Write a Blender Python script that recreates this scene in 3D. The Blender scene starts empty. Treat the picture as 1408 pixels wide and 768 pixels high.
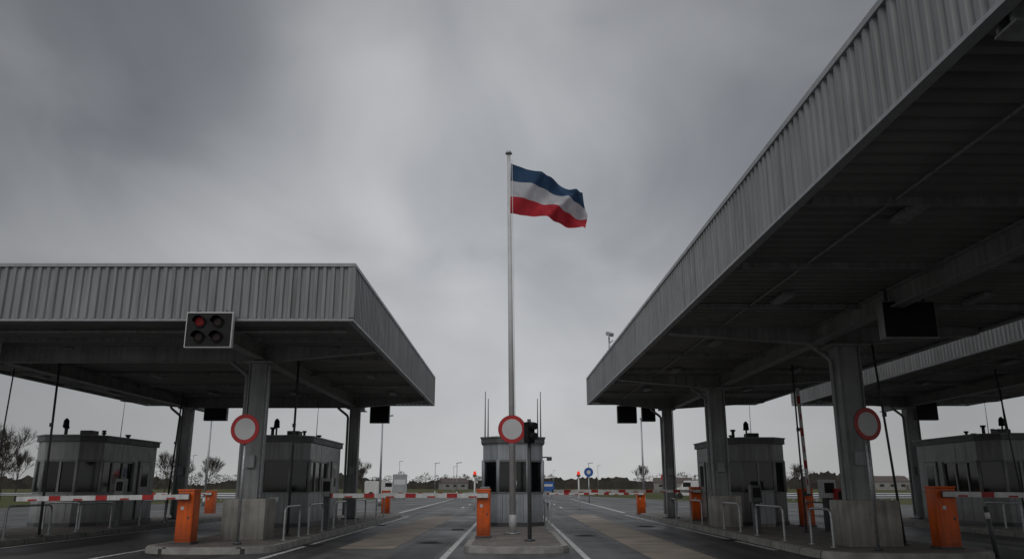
import bpy, bmesh, math, random
from mathutils import Vector, Matrix
random.seed(7)
scene = bpy.context.scene
col = scene.collection

# ------------------------------------------------------------------ materials
def ramp(nt, fac, stops):
    r = nt.nodes.new('ShaderNodeValToRGB')
    el = r.color_ramp.elements
    while len(el) > 1: el.remove(el[-1])
    el[0].position = stops[0][0]; el[0].color = tuple(stops[0][1]) + (1,)
    for p, c in stops[1:]:
        e = el.new(p); e.color = tuple(c) + (1,)
    nt.links.new(fac, r.inputs[0])
    return r.outputs[0]

def math_n(nt, op, a, b=None, c=None):
    m = nt.nodes.new('ShaderNodeMath'); m.operation = op
    for i, x in enumerate((a, b, c)):
        if x is None: continue
        if isinstance(x, (int, float)): m.inputs[i].default_value = x
        else: nt.links.new(x, m.inputs[i])
    return m.outputs[0]

def mixc(nt, fac, a, b, mode='MIX'):
    m = nt.nodes.new('ShaderNodeMix'); m.data_type = 'RGBA'; m.blend_type = mode
    if isinstance(fac, (int, float)): m.inputs[0].default_value = fac
    else: nt.links.new(fac, m.inputs[0])
    for i, x in ((6, a), (7, b)):
        if isinstance(x, tuple): m.inputs[i].default_value = x + (1,) if len(x) == 3 else x
        else: nt.links.new(x, m.inputs[i])
    return m.outputs[2]

def noise(nt, vec, scale, detail=4, rough=0.55, dist=0.0):
    n = nt.nodes.new('ShaderNodeTexNoise')
    n.inputs['Scale'].default_value = scale; n.inputs['Detail'].default_value = detail
    n.inputs['Roughness'].default_value = rough; n.inputs['Distortion'].default_value = dist
    nt.links.new(vec, n.inputs['Vector'])
    return n.outputs['Fac']

def scaled(nt, vec, s):
    m = nt.nodes.new('ShaderNodeVectorMath'); m.operation = 'MULTIPLY'
    nt.links.new(vec, m.inputs[0]); m.inputs[1].default_value = s
    return m.outputs[0]

def newmat(name):
    m = bpy.data.materials.new(name); m.use_nodes = True
    nt = m.node_tree
    b = nt.nodes['Principled BSDF']
    g = nt.nodes.new('ShaderNodeNewGeometry')
    return m, nt, b, g.outputs['Position']

def mat(name, c, rough=0.6, metal=0.0, var=0.25, sc=3.0, streak=0.0, bump=0.0, bsc=60, spec=0.5, dirt=0.0):
    m, nt, b, pos = newmat(name)
    n1 = noise(nt, pos, sc, 6, 0.6)
    lo = tuple(x * (1 - var) for x in c); hi = tuple(min(1, x * (1 + var)) for x in c)
    cc = ramp(nt, n1, [(0.3, lo), (0.7, hi)])
    if streak:
        s = noise(nt, scaled(nt, pos, (7, 7, 0.35)), 1.3, 4, 0.6)
        f = ramp(nt, s, [(0.42, (1, 1, 1)), (0.72, (1 - streak,) * 3)])
        cc = mixc(nt, 1.0, cc, f, 'MULTIPLY')
    if dirt:
        sep = nt.nodes.new('ShaderNodeSeparateXYZ'); nt.links.new(pos, sep.inputs[0])
        h = math_n(nt, 'ADD', sep.outputs[2], math_n(nt, 'MULTIPLY', noise(nt, pos, 5, 4), -0.5))
        f = ramp(nt, h, [(0.0, (1 - dirt,) * 3), (0.45, (1, 1, 1))])
        cc = mixc(nt, 1.0, cc, f, 'MULTIPLY')
    nt.links.new(cc, b.inputs['Base Color'])
    r = ramp(nt, noise(nt, pos, sc * 4, 4), [(0.3, (max(0, rough - 0.12),) * 3), (0.7, (min(1, rough + 0.12),) * 3)])
    nt.links.new(r, b.inputs['Roughness'])
    b.inputs['Metallic'].default_value = metal
    b.inputs['Specular IOR Level'].default_value = spec
    if bump:
        bp = nt.nodes.new('ShaderNodeBump'); bp.inputs['Strength'].default_value = bump
        bp.inputs['Distance'].default_value = 0.02
        nt.links.new(noise(nt, pos, bsc, 5, 0.7), bp.inputs['Height'])
        nt.links.new(bp.outputs[0], b.inputs['Normal'])
    return m

M = {}
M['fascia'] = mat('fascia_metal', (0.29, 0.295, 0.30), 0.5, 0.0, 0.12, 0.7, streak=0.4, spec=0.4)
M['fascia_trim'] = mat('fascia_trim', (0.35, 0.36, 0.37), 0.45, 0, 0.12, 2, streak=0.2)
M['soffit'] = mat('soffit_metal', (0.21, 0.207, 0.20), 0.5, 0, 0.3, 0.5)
M['steel'] = mat('painted_steel', (0.30, 0.307, 0.31), 0.5, 0, 0.2, 2, streak=0.4, dirt=0.3)
M['steel_dark'] = mat('dark_steel', (0.07, 0.073, 0.077), 0.5, 0.0, 0.3, 4)
M['galv'] = mat('galvanised', (0.42, 0.43, 0.44), 0.42, 0.7, 0.25, 12)
M['concrete'] = mat('concrete', (0.40, 0.385, 0.35), 0.9, 0, 0.28, 2.5, streak=0.4, bump=0.5, bsc=30, dirt=0.35)
M['strip'] = mat('concrete_strip', (0.25, 0.21, 0.17), 0.75, 0, 0.4, 0.9, bump=0.4, bsc=40)
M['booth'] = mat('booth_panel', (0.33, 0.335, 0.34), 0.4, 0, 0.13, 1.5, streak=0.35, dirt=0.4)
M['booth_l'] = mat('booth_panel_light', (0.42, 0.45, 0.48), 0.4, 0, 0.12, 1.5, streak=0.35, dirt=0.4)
M['booth_roof'] = mat('booth_roof', (0.14, 0.143, 0.15), 0.6, 0, 0.25, 2)
M['frame'] = mat('window_frame', (0.07, 0.073, 0.078), 0.45, 0, 0.2, 5)
M['mullion'] = mat('window_mullion', (0.2, 0.205, 0.21), 0.45, 0, 0.2, 5)
M['orange'] = mat('orange_paint', (0.78, 0.12, 0.006), 0.38, 0, 0.12, 2, streak=0.35, dirt=0.5)
M['white'] = mat('white_paint', (0.70, 0.70, 0.69), 0.45, 0, 0.1, 4, streak=0.3)
M['red'] = mat('red_paint', (0.42, 0.018, 0.018), 0.45, 0, 0.2, 4, streak=0.2)
M['signwhite'] = mat('sign_white', (0.60, 0.60, 0.60), 0.4, 0, 0.08, 4)
M['signred'] = mat('sign_red', (0.48, 0.018, 0.022), 0.4, 0, 0.12, 5)
M['signblue'] = mat('sign_blue', (0.02, 0.1, 0.35), 0.4, 0, 0.1, 5)
M['pole'] = mat('flagpole_white', (0.56, 0.56, 0.56), 0.4, 0, 0.12, 2, dirt=0.3)
M['black'] = mat('black_plastic', (0.014, 0.014, 0.016), 0.6, 0, 0.3, 6, spec=0.2)
M['screen'] = mat('black_screen', (0.01, 0.01, 0.011), 0.5, 0, 0.3, 2, spec=0.25)
M['lens'] = mat('dark_lens', (0.022, 0.008, 0.008), 0.4, 0, 0.2, 6, spec=0.25)
M['bark'] = mat('bark', (0.07, 0.06, 0.05), 0.9, 0, 0.3, 3)
M['twig'] = mat('distant_twigs', (0.075, 0.068, 0.06), 1.0, 0, 0.5, 0.06, spec=0.05)
M['rubber'] = mat('rubber', (0.02, 0.02, 0.02), 0.8)
M['brickwall'] = mat('render_wall', (0.27, 0.26, 0.245), 0.9)
M['rooftile'] = mat('roof_tile', (0.10, 0.08, 0.07), 0.9)
M['iron'] = mat('cast_iron', (0.035, 0.033, 0.032), 0.6, 0.5, 0.3, 10, bump=0.6, bsc=50)

m, nt, b, pos = newmat('red_lamp'); b.inputs['Base Color'].default_value = (0.1, 0.006, 0.006, 1)
b.inputs['Roughness'].default_value = 0.5; b.inputs['Specular IOR Level'].default_value = 0.2
b.inputs['Emission Color'].default_value = (0.9, 0.03, 0.03, 1); b.inputs['Emission Strength'].default_value = 0.03
M['redlamp'] = m
m, nt, b, pos = newmat('red_beacon'); b.inputs['Base Color'].default_value = (0.7, 0.03, 0.01, 1)
b.inputs['Emission Color'].default_value = (1, 0.06, 0.02, 1); b.inputs['Emission Strength'].default_value = 0.5
M['beacon'] = m

m, nt, b, pos = newmat('window_glass')
b.inputs['Base Color'].default_value = (0.010, 0.012, 0.014, 1); b.inputs['Roughness'].default_value = 0.05
b.inputs['Specular IOR Level'].default_value = 0.7
tr = nt.nodes.new('ShaderNodeBsdfTransparent'); tr.inputs[0].default_value = (0.5, 0.55, 0.57, 1)
ms = nt.nodes.new('ShaderNodeMixShader'); ms.inputs[0].default_value = 0.35
nt.links.new(b.outputs[0], ms.inputs[1]); nt.links.new(tr.outputs[0], ms.inputs[2])
nt.links.new(ms.outputs[0], nt.nodes['Material Output'].inputs[0])
M['glass'] = m

def asphalt(name, base):
    m, nt, b, pos = newmat(name)
    big = noise(nt, pos, 0.22, 5, 0.6)
    fine = noise(nt, pos, 45, 3, 0.8)
    c = ramp(nt, big, [(0.3, tuple(x * 0.65 for x in base)), (0.7, tuple(x * 1.35 for x in base))])
    c = mixc(nt, 1.0, c, ramp(nt, fine, [(0.3, (0.65,) * 3), (0.7, (1.35,) * 3)]), 'MULTIPLY')
    tr = noise(nt, scaled(nt, pos, (1.6, 0.03, 1)), 1.0, 3, 0.5)
    c = mixc(nt, 1.0, c, ramp(nt, tr, [(0.38, (0.5,) * 3), (0.58, (1.2,) * 3)]), 'MULTIPLY')
    spots = noise(nt, pos, 1.1, 3, 0.5)
    c = mixc(nt, ramp(nt, spots, [(0.62, (0, 0, 0)), (0.70, (0.7,) * 3)]), c, tuple(x * 0.35 for x in base))
    v = nt.nodes.new('ShaderNodeTexVoronoi'); v.feature = 'DISTANCE_TO_EDGE'; v.inputs['Scale'].default_value = 0.28
    dn = nt.nodes.new('ShaderNodeTexNoise'); dn.inputs['Scale'].default_value = 1.2; nt.links.new(pos, dn.inputs['Vector'])
    va = nt.nodes.new('ShaderNodeVectorMath'); va.operation = 'ADD'
    nt.links.new(pos, va.inputs[0]); nt.links.new(dn.outputs['Color'], va.inputs[1]); nt.links.new(va.outputs[0], v.inputs['Vector'])
    c = mixc(nt, ramp(nt, v.outputs['Distance'], [(0.006, (0.8,) * 3), (0.016, (0, 0, 0))]), c, (0.015, 0.015, 0.015))
    nt.links.new(c, b.inputs['Base Color'])
    nt.links.new(ramp(nt, big, [(0.3, (0.36,) * 3), (0.7, (0.75,) * 3)]), b.inputs['Roughness'])
    bp = nt.nodes.new('ShaderNodeBump'); bp.inputs['Strength'].default_value = 0.35; bp.inputs['Distance'].default_value = 0.008
    nt.links.new(fine, bp.inputs['Height']); nt.links.new(bp.outputs[0], b.inputs['Normal'])
    return m
M['asphalt'] = asphalt('asphalt', (0.068, 0.067, 0.066))
M['asphalt_patch'] = asphalt('asphalt_patch', (0.04, 0.04, 0.042))

m, nt, b, pos = newmat('road_paint')
w = noise(nt, pos, 9, 6, 0.75)
nt.links.new(mixc(nt, ramp(nt, w, [(0.38, (0, 0, 0)), (0.54, (1, 1, 1))]), (0.12, 0.12, 0.118), (0.68, 0.68, 0.66)), b.inputs['Base Color'])
b.inputs['Roughness'].default_value = 0.7
M['paint'] = m

m, nt, b, pos = newmat('kerb_stone')
sep = nt.nodes.new('ShaderNodeSeparateXYZ'); nt.links.new(pos, sep.inputs[0])
fr = math_n(nt, 'FRACT', sep.outputs[1]); jt = math_n(nt, 'LESS_THAN', fr, 0.03)
c = ramp(nt, noise(nt, pos, 3, 6, 0.65), [(0.3, (0.20, 0.195, 0.185)), (0.7, (0.40, 0.39, 0.36))])
nt.links.new(mixc(nt, jt, c, (0.05, 0.05, 0.045)), b.inputs['Base Color']); b.inputs['Roughness'].default_value = 0.9
M['kerb'] = m

m, nt, b, pos = newmat('pavers')
br = nt.nodes.new('ShaderNodeTexBrick'); nt.links.new(pos, br.inputs['Vector'])
br.inputs['Scale'].default_value = 5.0; br.inputs['Color1'].default_value = (0.17, 0.15, 0.135, 1)
br.inputs['Color2'].default_value = (0.28, 0.25, 0.22, 1); br.inputs['Mortar'].default_value = (0.06, 0.06, 0.055, 1)
br.inputs['Mortar Size'].default_value = 0.025
c = mixc(nt, 1.0, br.outputs['Color'], ramp(nt, noise(nt, pos, 1.5, 5), [(0.3, (0.65,) * 3), (0.7, (1.15,) * 3)]), 'MULTIPLY')
nt.links.new(c, b.inputs['Base Color']); b.inputs['Roughness'].default_value = 0.9
M['pavers'] = m

m, nt, b, pos = newmat('grass')
c = ramp(nt, noise(nt, pos, 0.03, 6, 0.6), [(0.3, (0.05, 0.062, 0.022)), (0.55, (0.085, 0.09, 0.035)), (0.75, (0.13, 0.11, 0.06))])
c = mixc(nt, 1.0, c, ramp(nt, noise(nt, pos, 6, 5, 0.8), [(0.3, (0.6,) * 3), (0.7, (1.35,) * 3)]), 'MULTIPLY')
nt.links.new(c, b.inputs['Base Color']); b.inputs['Roughness'].default_value = 1.0
b.inputs['Specular IOR Level'].default_value = 0.1
M['grass'] = m

def cloth(name, c):
    m, nt, b, pos = newmat(name)
    n = noise(nt, pos, 3, 5)
    cc = ramp(nt, n, [(0.3, tuple(x * 0.82 for x in c)), (0.7, tuple(x * 1.1 for x in c))])
    nt.links.new(cc, b.inputs['Base Color']); b.inputs['Roughness'].default_value = 0.9
    b.inputs['Specular IOR Level'].default_value = 0.15
    t = nt.nodes.new('ShaderNodeBsdfTranslucent'); nt.links.new(cc, t.inputs[0])
    ms = nt.nodes.new('ShaderNodeMixShader'); ms.inputs[0].default_value = 0.22
    nt.links.new(b.outputs[0], ms.inputs[1]); nt.links.new(t.outputs[0], ms.inputs[2])
    nt.links.new(ms.outputs[0], nt.nodes['Material Output'].inputs[0])
    return m
M['fblue'] = cloth('flag_blue', (0.04, 0.08, 0.155))
M['fwhite'] = cloth('flag_white', (0.56, 0.56, 0.59))
M['fred'] = cloth('flag_red', (0.48, 0.04, 0.055))

# ------------------------------------------------------------------ helpers
def empty(name, loc=(0, 0, 0), rot=0.0):
    e = bpy.data.objects.new(name, None); e.location = loc; e.rotation_euler = (0, 0, rot)
    e.empty_display_size = 0.3
    col.objects.link(e); return e

def obj(name, verts, faces, material, parent=None, loc=(0, 0, 0), rot=(0, 0, 0), smooth=False, bevel=0.0):
    me = bpy.data.meshes.new(name)
    me.from_pydata([tuple(v) for v in verts], [], faces)
    bm = bmesh.new(); bm.from_mesh(me)
    bmesh.ops.recalc_face_normals(bm, faces=bm.faces)
    if bevel: bmesh.ops.bevel(bm, geom=bm.edges[:], offset=bevel, segments=2, affect='EDGES', profile=0.6)
    bm.to_mesh(me); bm.free()
    if smooth:
        for p in me.polygons: p.use_smooth = True
    for mm in (material if isinstance(material, (list, tuple)) else [material]): me.materials.append(mm)
    o = bpy.data.objects.new(name, me); o.location = loc; o.rotation_euler = rot
    col.objects.link(o)
    if parent: o.parent = parent
    return o

BF = [(0, 1, 2, 3), (7, 6, 5, 4), (0, 4, 5, 1), (1, 5, 6, 2), (2, 6, 7, 3), (3, 7, 4, 0)]
def box(name, parent, c, s, material, rot=(0, 0, 0), bevel=0.0):
    x, y, z = s[0] / 2, s[1] / 2, s[2] / 2
    v = [(-x, -y, -z), (x, -y, -z), (x, y, -z), (-x, y, -z), (-x, -y, z), (x, -y, z), (x, y, z), (-x, y, z)]
    return obj(name, v, BF, material, parent, c, rot, bevel=bevel)

def prism(name, parent, poly, z0, z1, material, loc=(0, 0, 0), bevel=0.0):
    n = len(poly)
    v = [(x, y, z0) for x, y in poly] + [(x, y, z1) for x, y in poly]
    f = [tuple(range(n))[::-1], tuple(range(n, 2 * n))] + [(i, (i + 1) % n, n + (i + 1) % n, n + i) for i in range(n)]
    return obj(name, v, f, material, parent, loc, bevel=bevel)

def tube(name, parent, p1, p2, r1, material, r2=None, seg=16):
    if r2 is None: r2 = r1
    p1, p2 = Vector(p1), Vector(p2); d = (p2 - p1).normalized()
    a = d.orthogonal().normalized(); bb = d.cross(a)
    v = []
    for p, r in ((p1, r1), (p2, r2)):
        for i in range(seg):
            t = 2 * math.pi * i / seg
            v.append(p + (a * math.cos(t) + bb * math.sin(t)) * r)
    f = [(i, (i + 1) % seg, seg + (i + 1) % seg, seg + i) for i in range(seg)] + [tuple(range(seg)), tuple(range(seg, 2 * seg))]
    o = obj(name, v, f, material, parent)
    for p in o.data.polygons:
        if len(p.vertices) == 4: p.use_smooth = True
    return o

def pipe(name, parent, pts, r, material, fillet=0.12):
    P = [Vector(p) for p in pts]; out = [P[0]]
    for i in range(1, len(P) - 1):
        a = (P[i - 1] - P[i]).normalized() * fillet; c = (P[i + 1] - P[i]).normalized() * fillet
        for k in range(6):
            t = k / 5
            out.append((P[i] + a) * (1 - t) ** 2 + P[i] * 2 * t * (1 - t) + (P[i] + c) * t * t)
    out.append(P[-1])
    cu = bpy.data.curves.new(name, 'CURVE'); cu.dimensions = '3D'; cu.bevel_depth = r; cu.bevel_resolution = 3; cu.use_fill_caps = True
    sp = cu.splines.new('POLY'); sp.points.add(len(out) - 1)
    for q, v in zip(sp.points, out): q.co = (v.x, v.y, v.z, 1)
    tmp = bpy.data.objects.new('tmp', cu); col.objects.link(tmp)
    bpy.context.view_layer.update()
    me = bpy.data.meshes.new_from_object(tmp.evaluated_get(bpy.context.evaluated_depsgraph_get()))
    bpy.data.objects.remove(tmp); bpy.data.curves.remove(cu)
    me.name = name; me.materials.clear(); me.materials.append(material)
    for p in me.polygons: p.use_smooth = True; p.material_index = 0
    o = bpy.data.objects.new(name, me); col.objects.link(o)
    if parent: o.parent = parent
    return o

def corrugated(name, parent, o, along, length, up, height, nrm, pitch, depth, material):
    o, along, up, nrm = map(Vector, (o, along, up, nrm))
    n = int(round(length / pitch)); pitch = length / n
    pts = []
    for i in range(n):
        for a, d in ((0.0, 0), (0.38, 0), (0.5, 1), (0.88, 1)):
            pts.append(((i + a) * pitch, d * depth))
    pts.append((length, 0))
    v = []
    for a, d in pts:
        p = o + along * a + nrm * d
        v += [p, p + up * height]
    f = [(2 * i, 2 * i + 2, 2 * i + 3, 2 * i + 1) for i in range(len(pts) - 1)]
    return obj(name, v, f, material, parent)

# ------------------------------------------------------------------ ground & roads
def sheet(name, poly, z, material, parent=None):
    return obj(name, [(x, y, z) for x, y in poly], [tuple(range(len(poly)))], material, parent)
def rect(x0, x1, y0, y1): return [(x0, y0), (x1, y0), (x1, y1), (x0, y1)]
sheet('ground', rect(-2500, 2500, -600, 3500), -0.02, M['grass'])
sheet('road', [(-34, -30), (34, -30), (34, 62), (17, 85), (11, 120), (9, 900), (-9, 900), (-11, 120), (-17, 85), (-34, 62)], 0.0, M['asphalt'])
sheet('concrete_lane_strip', rect(-4.05, -2.75, 19.5, 40), 0.004, M['strip'])
sheet('concrete_lane_strip', rect(2.8, 4.1, 14.0, 42), 0.004, M['strip'])
sheet('asphalt_repair_patch', rect(-4.0, -2.2, 8, 14.2), 0.004, M['asphalt_patch'])
sheet('asphalt_repair_patch', rect(-5.0, -4.3, 22, 33), 0.004, M['asphalt_patch'])
sheet('asphalt_repair_patch', rect(1.7, 2.6, 20, 29), 0.004, M['asphalt_patch'])
sheet('asphalt_repair_patch', rect(-2.5, -1.6, 17, 27), 0.004, M['asphalt_patch'])
sheet('asphalt_repair_patch', rect(4.3, 5.6, 16, 24), 0.004, M['asphalt_patch'])
sheet('asphalt_repair_patch', rect(-11.6, -10.4, 18, 30), 0.004, M['asphalt_patch'])
def line(x0, y0, x1, y1, w=0.13):
    d = Vector((x1 - x0, y1 - y0)).normalized(); n = Vector((-d.y, d.x)) * w / 2
    sheet('road_marking', [(x0 - n.x, y0 - n.y), (x0 + n.x, y0 + n.y), (x1 + n.x, y1 + n.y), (x1 - n.x, y1 - n.y)], 0.008, M['paint'])
line(-1.38, 8, -1.38, 44); line(1.5, 8, 1.5, 44)
line(-1.38, 44, -0.2, 54); line(1.5, 44, 0.3, 54)
line(-5.0, 14, -4.95, 40); line(5.95, 19, 5.7, 42)
line(-8.35, 8, -8.35, 20); line(-11.9, 18, -11.9, 42)
for s in (-1, 1):
    line(s * 6.1, 45, s * 6.7, 95, 0.2)
    for k in range(8): line(s * 3.3, 55 + k * 9, s * 3.4, 59 + k * 9)
    for k in range(6): line(s * 8.6, 100 + k * 18, s * 8.5, 112 + k * 18)
line(0, 56.5, 0, 200, 0.15)
def manhole(x, y, r=0.34):
    e = empty('manhole_cover', (x, y, 0.0))
    tube('frame', e, (0, 0, 0.001), (0, 0, 0.010), r, M['iron'], seg=32)
    tube('lid', e, (0, 0, 0.0105), (0, 0, 0.016), r * 0.86, M['iron'], seg=32)
    for k in range(-3, 4): box('lid_rib', e, (0, k * 0.08, 0.019), (r * 1.3 * math.cos(k * 0.3), 0.025, 0.005), M['iron'])
manhole(-2.1, 21.5); manhole(2.15, 24.5); manhole(4.8, 30)
def drain(x, y):
    e = empty('road_drain', (x, y, 0.0))
    box('frame', e, (0, 0, 0.006), (0.45, 0.6, 0.01), M['iron'])
    for k in range(7): box('bar', e, (0, -0.24 + k * 0.08, 0.015), (0.36, 0.03, 0.007), M['iron'])
drain(-4.9, 20.5); drain(-4.9, 31); drain(5.85, 22.5); drain(-1.8, 28)

# ------------------------------------------------------------------ islands
def island(name, x0, x1, y0, y1, top):
    e = empty(name, ((x0 + x1) / 2, y0, 0)); w = (x1 - x0) / 2; L = y1 - y0
    def outline(ins):
        r = w - ins; k = 0.62; pts = []
        for i in range(17):
            t = math.pi + math.pi * i / 16
            c_, s_ = math.cos(t), math.sin(t)
            px = r * (abs(c_) ** 0.75) * (1 if c_ > 0 else -1)
            py = (w * k) + (w * k - ins) * s_ * (abs(s_) ** -0.15 if abs(s_) > 1e-4 else 0)
            pts.append((px, py))
        for i in range(17):
            t = math.pi * i / 16
            c_, s_ = math.cos(t), math.sin(t)
            px = r * (abs(c_) ** 0.75) * (1 if c_ > 0 else -1)
            pts.append((px, L - w * k + (w * k - ins) * s_))
        out = []
        for p in pts:
            if not out or (Vector(p) - Vector(out[-1])).length > 0.01: out.append(p)
        return out
    prism('kerb_base', e, outline(0), -0.01, 0.11, M['kerb'])
    prism('kerb_top', e, outline(0.025), 0.111, 0.14, M['kerb'])
    prism('paving', e, outline(0.17), 0.1, 0.145, top)
    return e
island('traffic_island', -8.1, -5.2, 17.9, 40, M['pavers'])
island('traffic_island', -1.08, 1.28, 18.1, 34, M['pavers'])
island('traffic_island', 6.15, 9.8, 16.3, 41, M['pavers'])
island('traffic_island', -15.9, -12.2, 17.9, 40, M['pavers'])
island('traffic_island', 14.4, 18.2, 16.5, 41, M['pavers'])

# ------------------------------------------------------------------ canopies
def canopy(x0, x1, y0, y1, cols, beams, rot=0.0, zb=4.88, zt=6.1):
    e = empty('corrugated_canopy', (0, 0, 0), rot)
    W, L, H = x1 - x0, y1 - y0, zt - zb
    pt, dp = 0.185, 0.045
    F = M['fascia']
    hb = H - 0.06
    corrugated('fascia_front', e, (x0, y0, zb + 0.03), (1, 0, 0), W, (0, 0, 1), hb, (0, -1, 0), pt, dp, F)
    corrugated('fascia_back', e, (x0, y1, zb + 0.03), (1, 0, 0), W, (0, 0, 1), hb, (0, 1, 0), pt, dp, F)
    corrugated('fascia_side_a', e, (x0, y0, zb + 0.03), (0, 1, 0), L, (0, 0, 1), hb, (-1, 0, 0), pt, dp, F)
    corrugated('fascia_side_b', e, (x1, y0, zb + 0.03), (0, 1, 0), L, (0, 0, 1), hb, (1, 0, 0), pt, dp, F)
    t = 0.13
    for z, h, mt in ((zt + 0.005, 0.075, M['fascia_trim']), (zb - 0.005, 0.045, M['fascia_trim'])):
        box('trim_front', e, ((x0 + x1) / 2, y0, z), (W + t, t, h), mt)
        box('trim_back', e, ((x0 + x1) / 2, y1, z), (W + t, t, h), mt)
        box('trim_side', e, (x0, (y0 + y1) / 2, z), (t, L - t - 0.004, h), mt)
        box('trim_side', e, (x1, (y0 + y1) / 2, z), (t, L - t - 0.004, h), mt)
    for (cx, cy) in ((x0, y0), (x1, y0), (x0, y1), (x1, y1)):
        sx = -1 if cx == x0 else 1; sy = -1 if cy == y0 else 1
        box('corner_flashing', e, (cx + sx * 0.02, cy + sy * 0.02, (zb + zt) / 2), (0.08, 0.08, H - 0.09), F)
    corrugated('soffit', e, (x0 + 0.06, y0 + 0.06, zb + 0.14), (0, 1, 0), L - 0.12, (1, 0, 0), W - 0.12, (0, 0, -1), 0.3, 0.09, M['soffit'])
    box('roof_deck', e, ((x0 + x1) / 2, (y0 + y1) / 2, zt - 0.14), (W - 0.1, L - 0.1, 0.08), M['booth_roof'])
    zs = zb + 0.05
    D = 0.38
    for bx in beams:
        box('girder_web', e, (bx, (y0 + y1) / 2, zs - 0.19), (0.05, L - 0.5, 0.32), M['steel'])
        box('girder_flange', e, (bx, (y0 + y1) / 2, zs - 0.36), (0.26, L - 0.5, 0.03), M['steel'])
        box('girder_top_flange', e, (bx, (y0 + y1) / 2, zs - 0.02), (0.26, L - 0.5, 0.03), M['steel'])
    ys = sorted(set(c[1] for c in cols))
    for cy in ys:
        cxs = [c[0] for c in cols if c[1] == cy]
        a, bnd = min(cxs), max(cxs)
        zd = zs - D
        prof = [(x0 + 0.1, zs), (x0 + 0.1, zs - 0.12), (a - 0.2, zd), (bnd + 0.2, zd), (x1 - 0.1, zs - 0.12), (x1 - 0.1, zs)]
        for off, nm in ((-0.09, 'cross_beam_a'), (0.09, 'cross_beam_b')):
            v = [(px, cy + off - 0.02, pz) for px, pz in prof] + [(px, cy + off + 0.02, pz) for px, pz in prof]
            n = 6
            f = [tuple(range(n)), tuple(range(n, 2 * n))[::-1]] + [(i, n + i, n + (i + 1) % n, (i + 1) % n) for i in range(n)]
            obj(nm, v, f, M['steel'], e)
        for (p, q) in (((x0 + 0.1, zs - 0.125), (a - 0.2, zd - 0.005)), ((bnd + 0.2, zd - 0.005), (x1 - 0.1, zs - 0.125)), ((a - 0.2, zd - 0.005), (bnd + 0.2, zd - 0.005))):
            mx, mz = (p[0] + q[0]) / 2, (p[1] + q[1]) / 2
            ln = math.hypot(q[0] - p[0], q[1] - p[1]); an = -math.atan2(q[1] - p[1], q[0] - p[0])
            box('beam_flange', e, (mx, cy, mz - 0.012), (ln, 0.28, 0.022), M['steel'], (0, an, 0))
    y = y0 + 2.4
    while y < y1 - 1:
        if all(abs(y - c) > 1.0 for c in ys):
            box('purlin', e, ((x0 + x1) / 2, y, zs - 0.05), (W - 0.3, 0.07, 0.1), M['steel'])
        y += 3.1
    for i, (cx, cy, w, blk, bo) in enumerate(cols):
        top = zs - D - 0.02
        box('column_web', e, (cx, cy, (0.14 + top) / 2), (w - 0.05, w * 0.8, top - 0.14), M['steel'], bevel=0.01)
        box('column_flange_a', e, (cx - w / 2, cy, (0.14 + top) / 2), (0.03, w, top - 0.14), M['steel'])
        box('column_flange_b', e, (cx + w / 2, cy, (0.14 + top) / 2), (0.03, w, top - 0.14), M['steel'])
        box('column_head', e, (cx, cy, top - 0.03), (w + 0.3, w + 0.2, 0.06), M['steel'])
        box('column_base', e, (cx, cy, 0.17), (w + 0.25, w + 0.25, 0.05), M['steel_dark'])
        if blk:
            box('concrete_footing', e, (cx + bo, cy, 0.14 + 0.48), (blk, blk * 0.85, 0.97), M['concrete'], bevel=0.03)
        pipe('downpipe', e, [(cx - w / 2 - 0.55, cy - 0.05, zs - 0.1), (cx - w / 2 - 0.55, cy - 0.05, zs - 0.4), (cx - w / 2 - 0.1, cy - 0.05, zs - 0.75), (cx - w / 2 - 0.1, cy - 0.05, 1.0 if blk else 0.3)], 0.05, M['steel'], 0.1)
        pipe('conduit', e, [(cx + w / 2 + 0.05, cy - 0.12, zs - 0.5), (cx + w / 2 + 0.05, cy - 0.12, 1.0 if blk else 0.3)], 0.018, M['galv'], 0.05)
        box('junction_box', e, (cx, cy - w / 2 - 0.02, 2.0), (0.22, 0.1, 0.3), M['fascia_trim'], bevel=0.01)
    for bx in beams:
        for ly in [y0 + 4 + 5 * k for k in range(int((L - 5) / 5) + 1)]:
            for sx in (-1.9, 1.9):
                if x0 + 0.7 < bx + sx < x1 - 0.7:
                    box('ceiling_light', e, (bx + sx, ly, zs - 0.06), (0.22, 0.8, 0.08), M['steel'], bevel=0.02)
    pipe('ceiling_conduit', e, [(x0 + 1.2, y0 + 0.6, zs - 0.04), (x0 + 1.2, y1 - 0.6, zs - 0.04)], 0.02, M['steel'])
    pipe('edge_conduit', e, [(x0 + 0.3, y0 + 1.1, zs - 0.08), (x1 - 0.3, y0 + 1.1, zs - 0.08)], 0.045, M['steel'])
    return e
canopy(-16.2, -3.5, 17.0, 35.8, [(-6.55, 20.75, 0.42, 1.05, 0.0), (-6.44, 33.2, 0.36, 0, 0), (-13.8, 20.75, 0.42, 1.05, 0), (-13.3, 33.2, 0.36, 0, 0)], (-6.5, -13.45))
canopy(3.8, 11.2, 1.0, 35.8, [(7.55, 5.5, 0.52, 1.3, 0), (7.95, 18.4, 0.5, 1.15, 0.08), (7.08, 26.8, 0.46, 0.9, 0.1), (6.95, 34.2, 0.34, 0, 0)], (7.3,), rot=0.0112, zb=4.93, zt=6.06)
canopy(12.5, 20.2, 4.0, 35.8, [(16.3, 17.5, 0.5, 1.3, 0), (16.35, 33.2, 0.44, 0, 0)], (16.3,))

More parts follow.
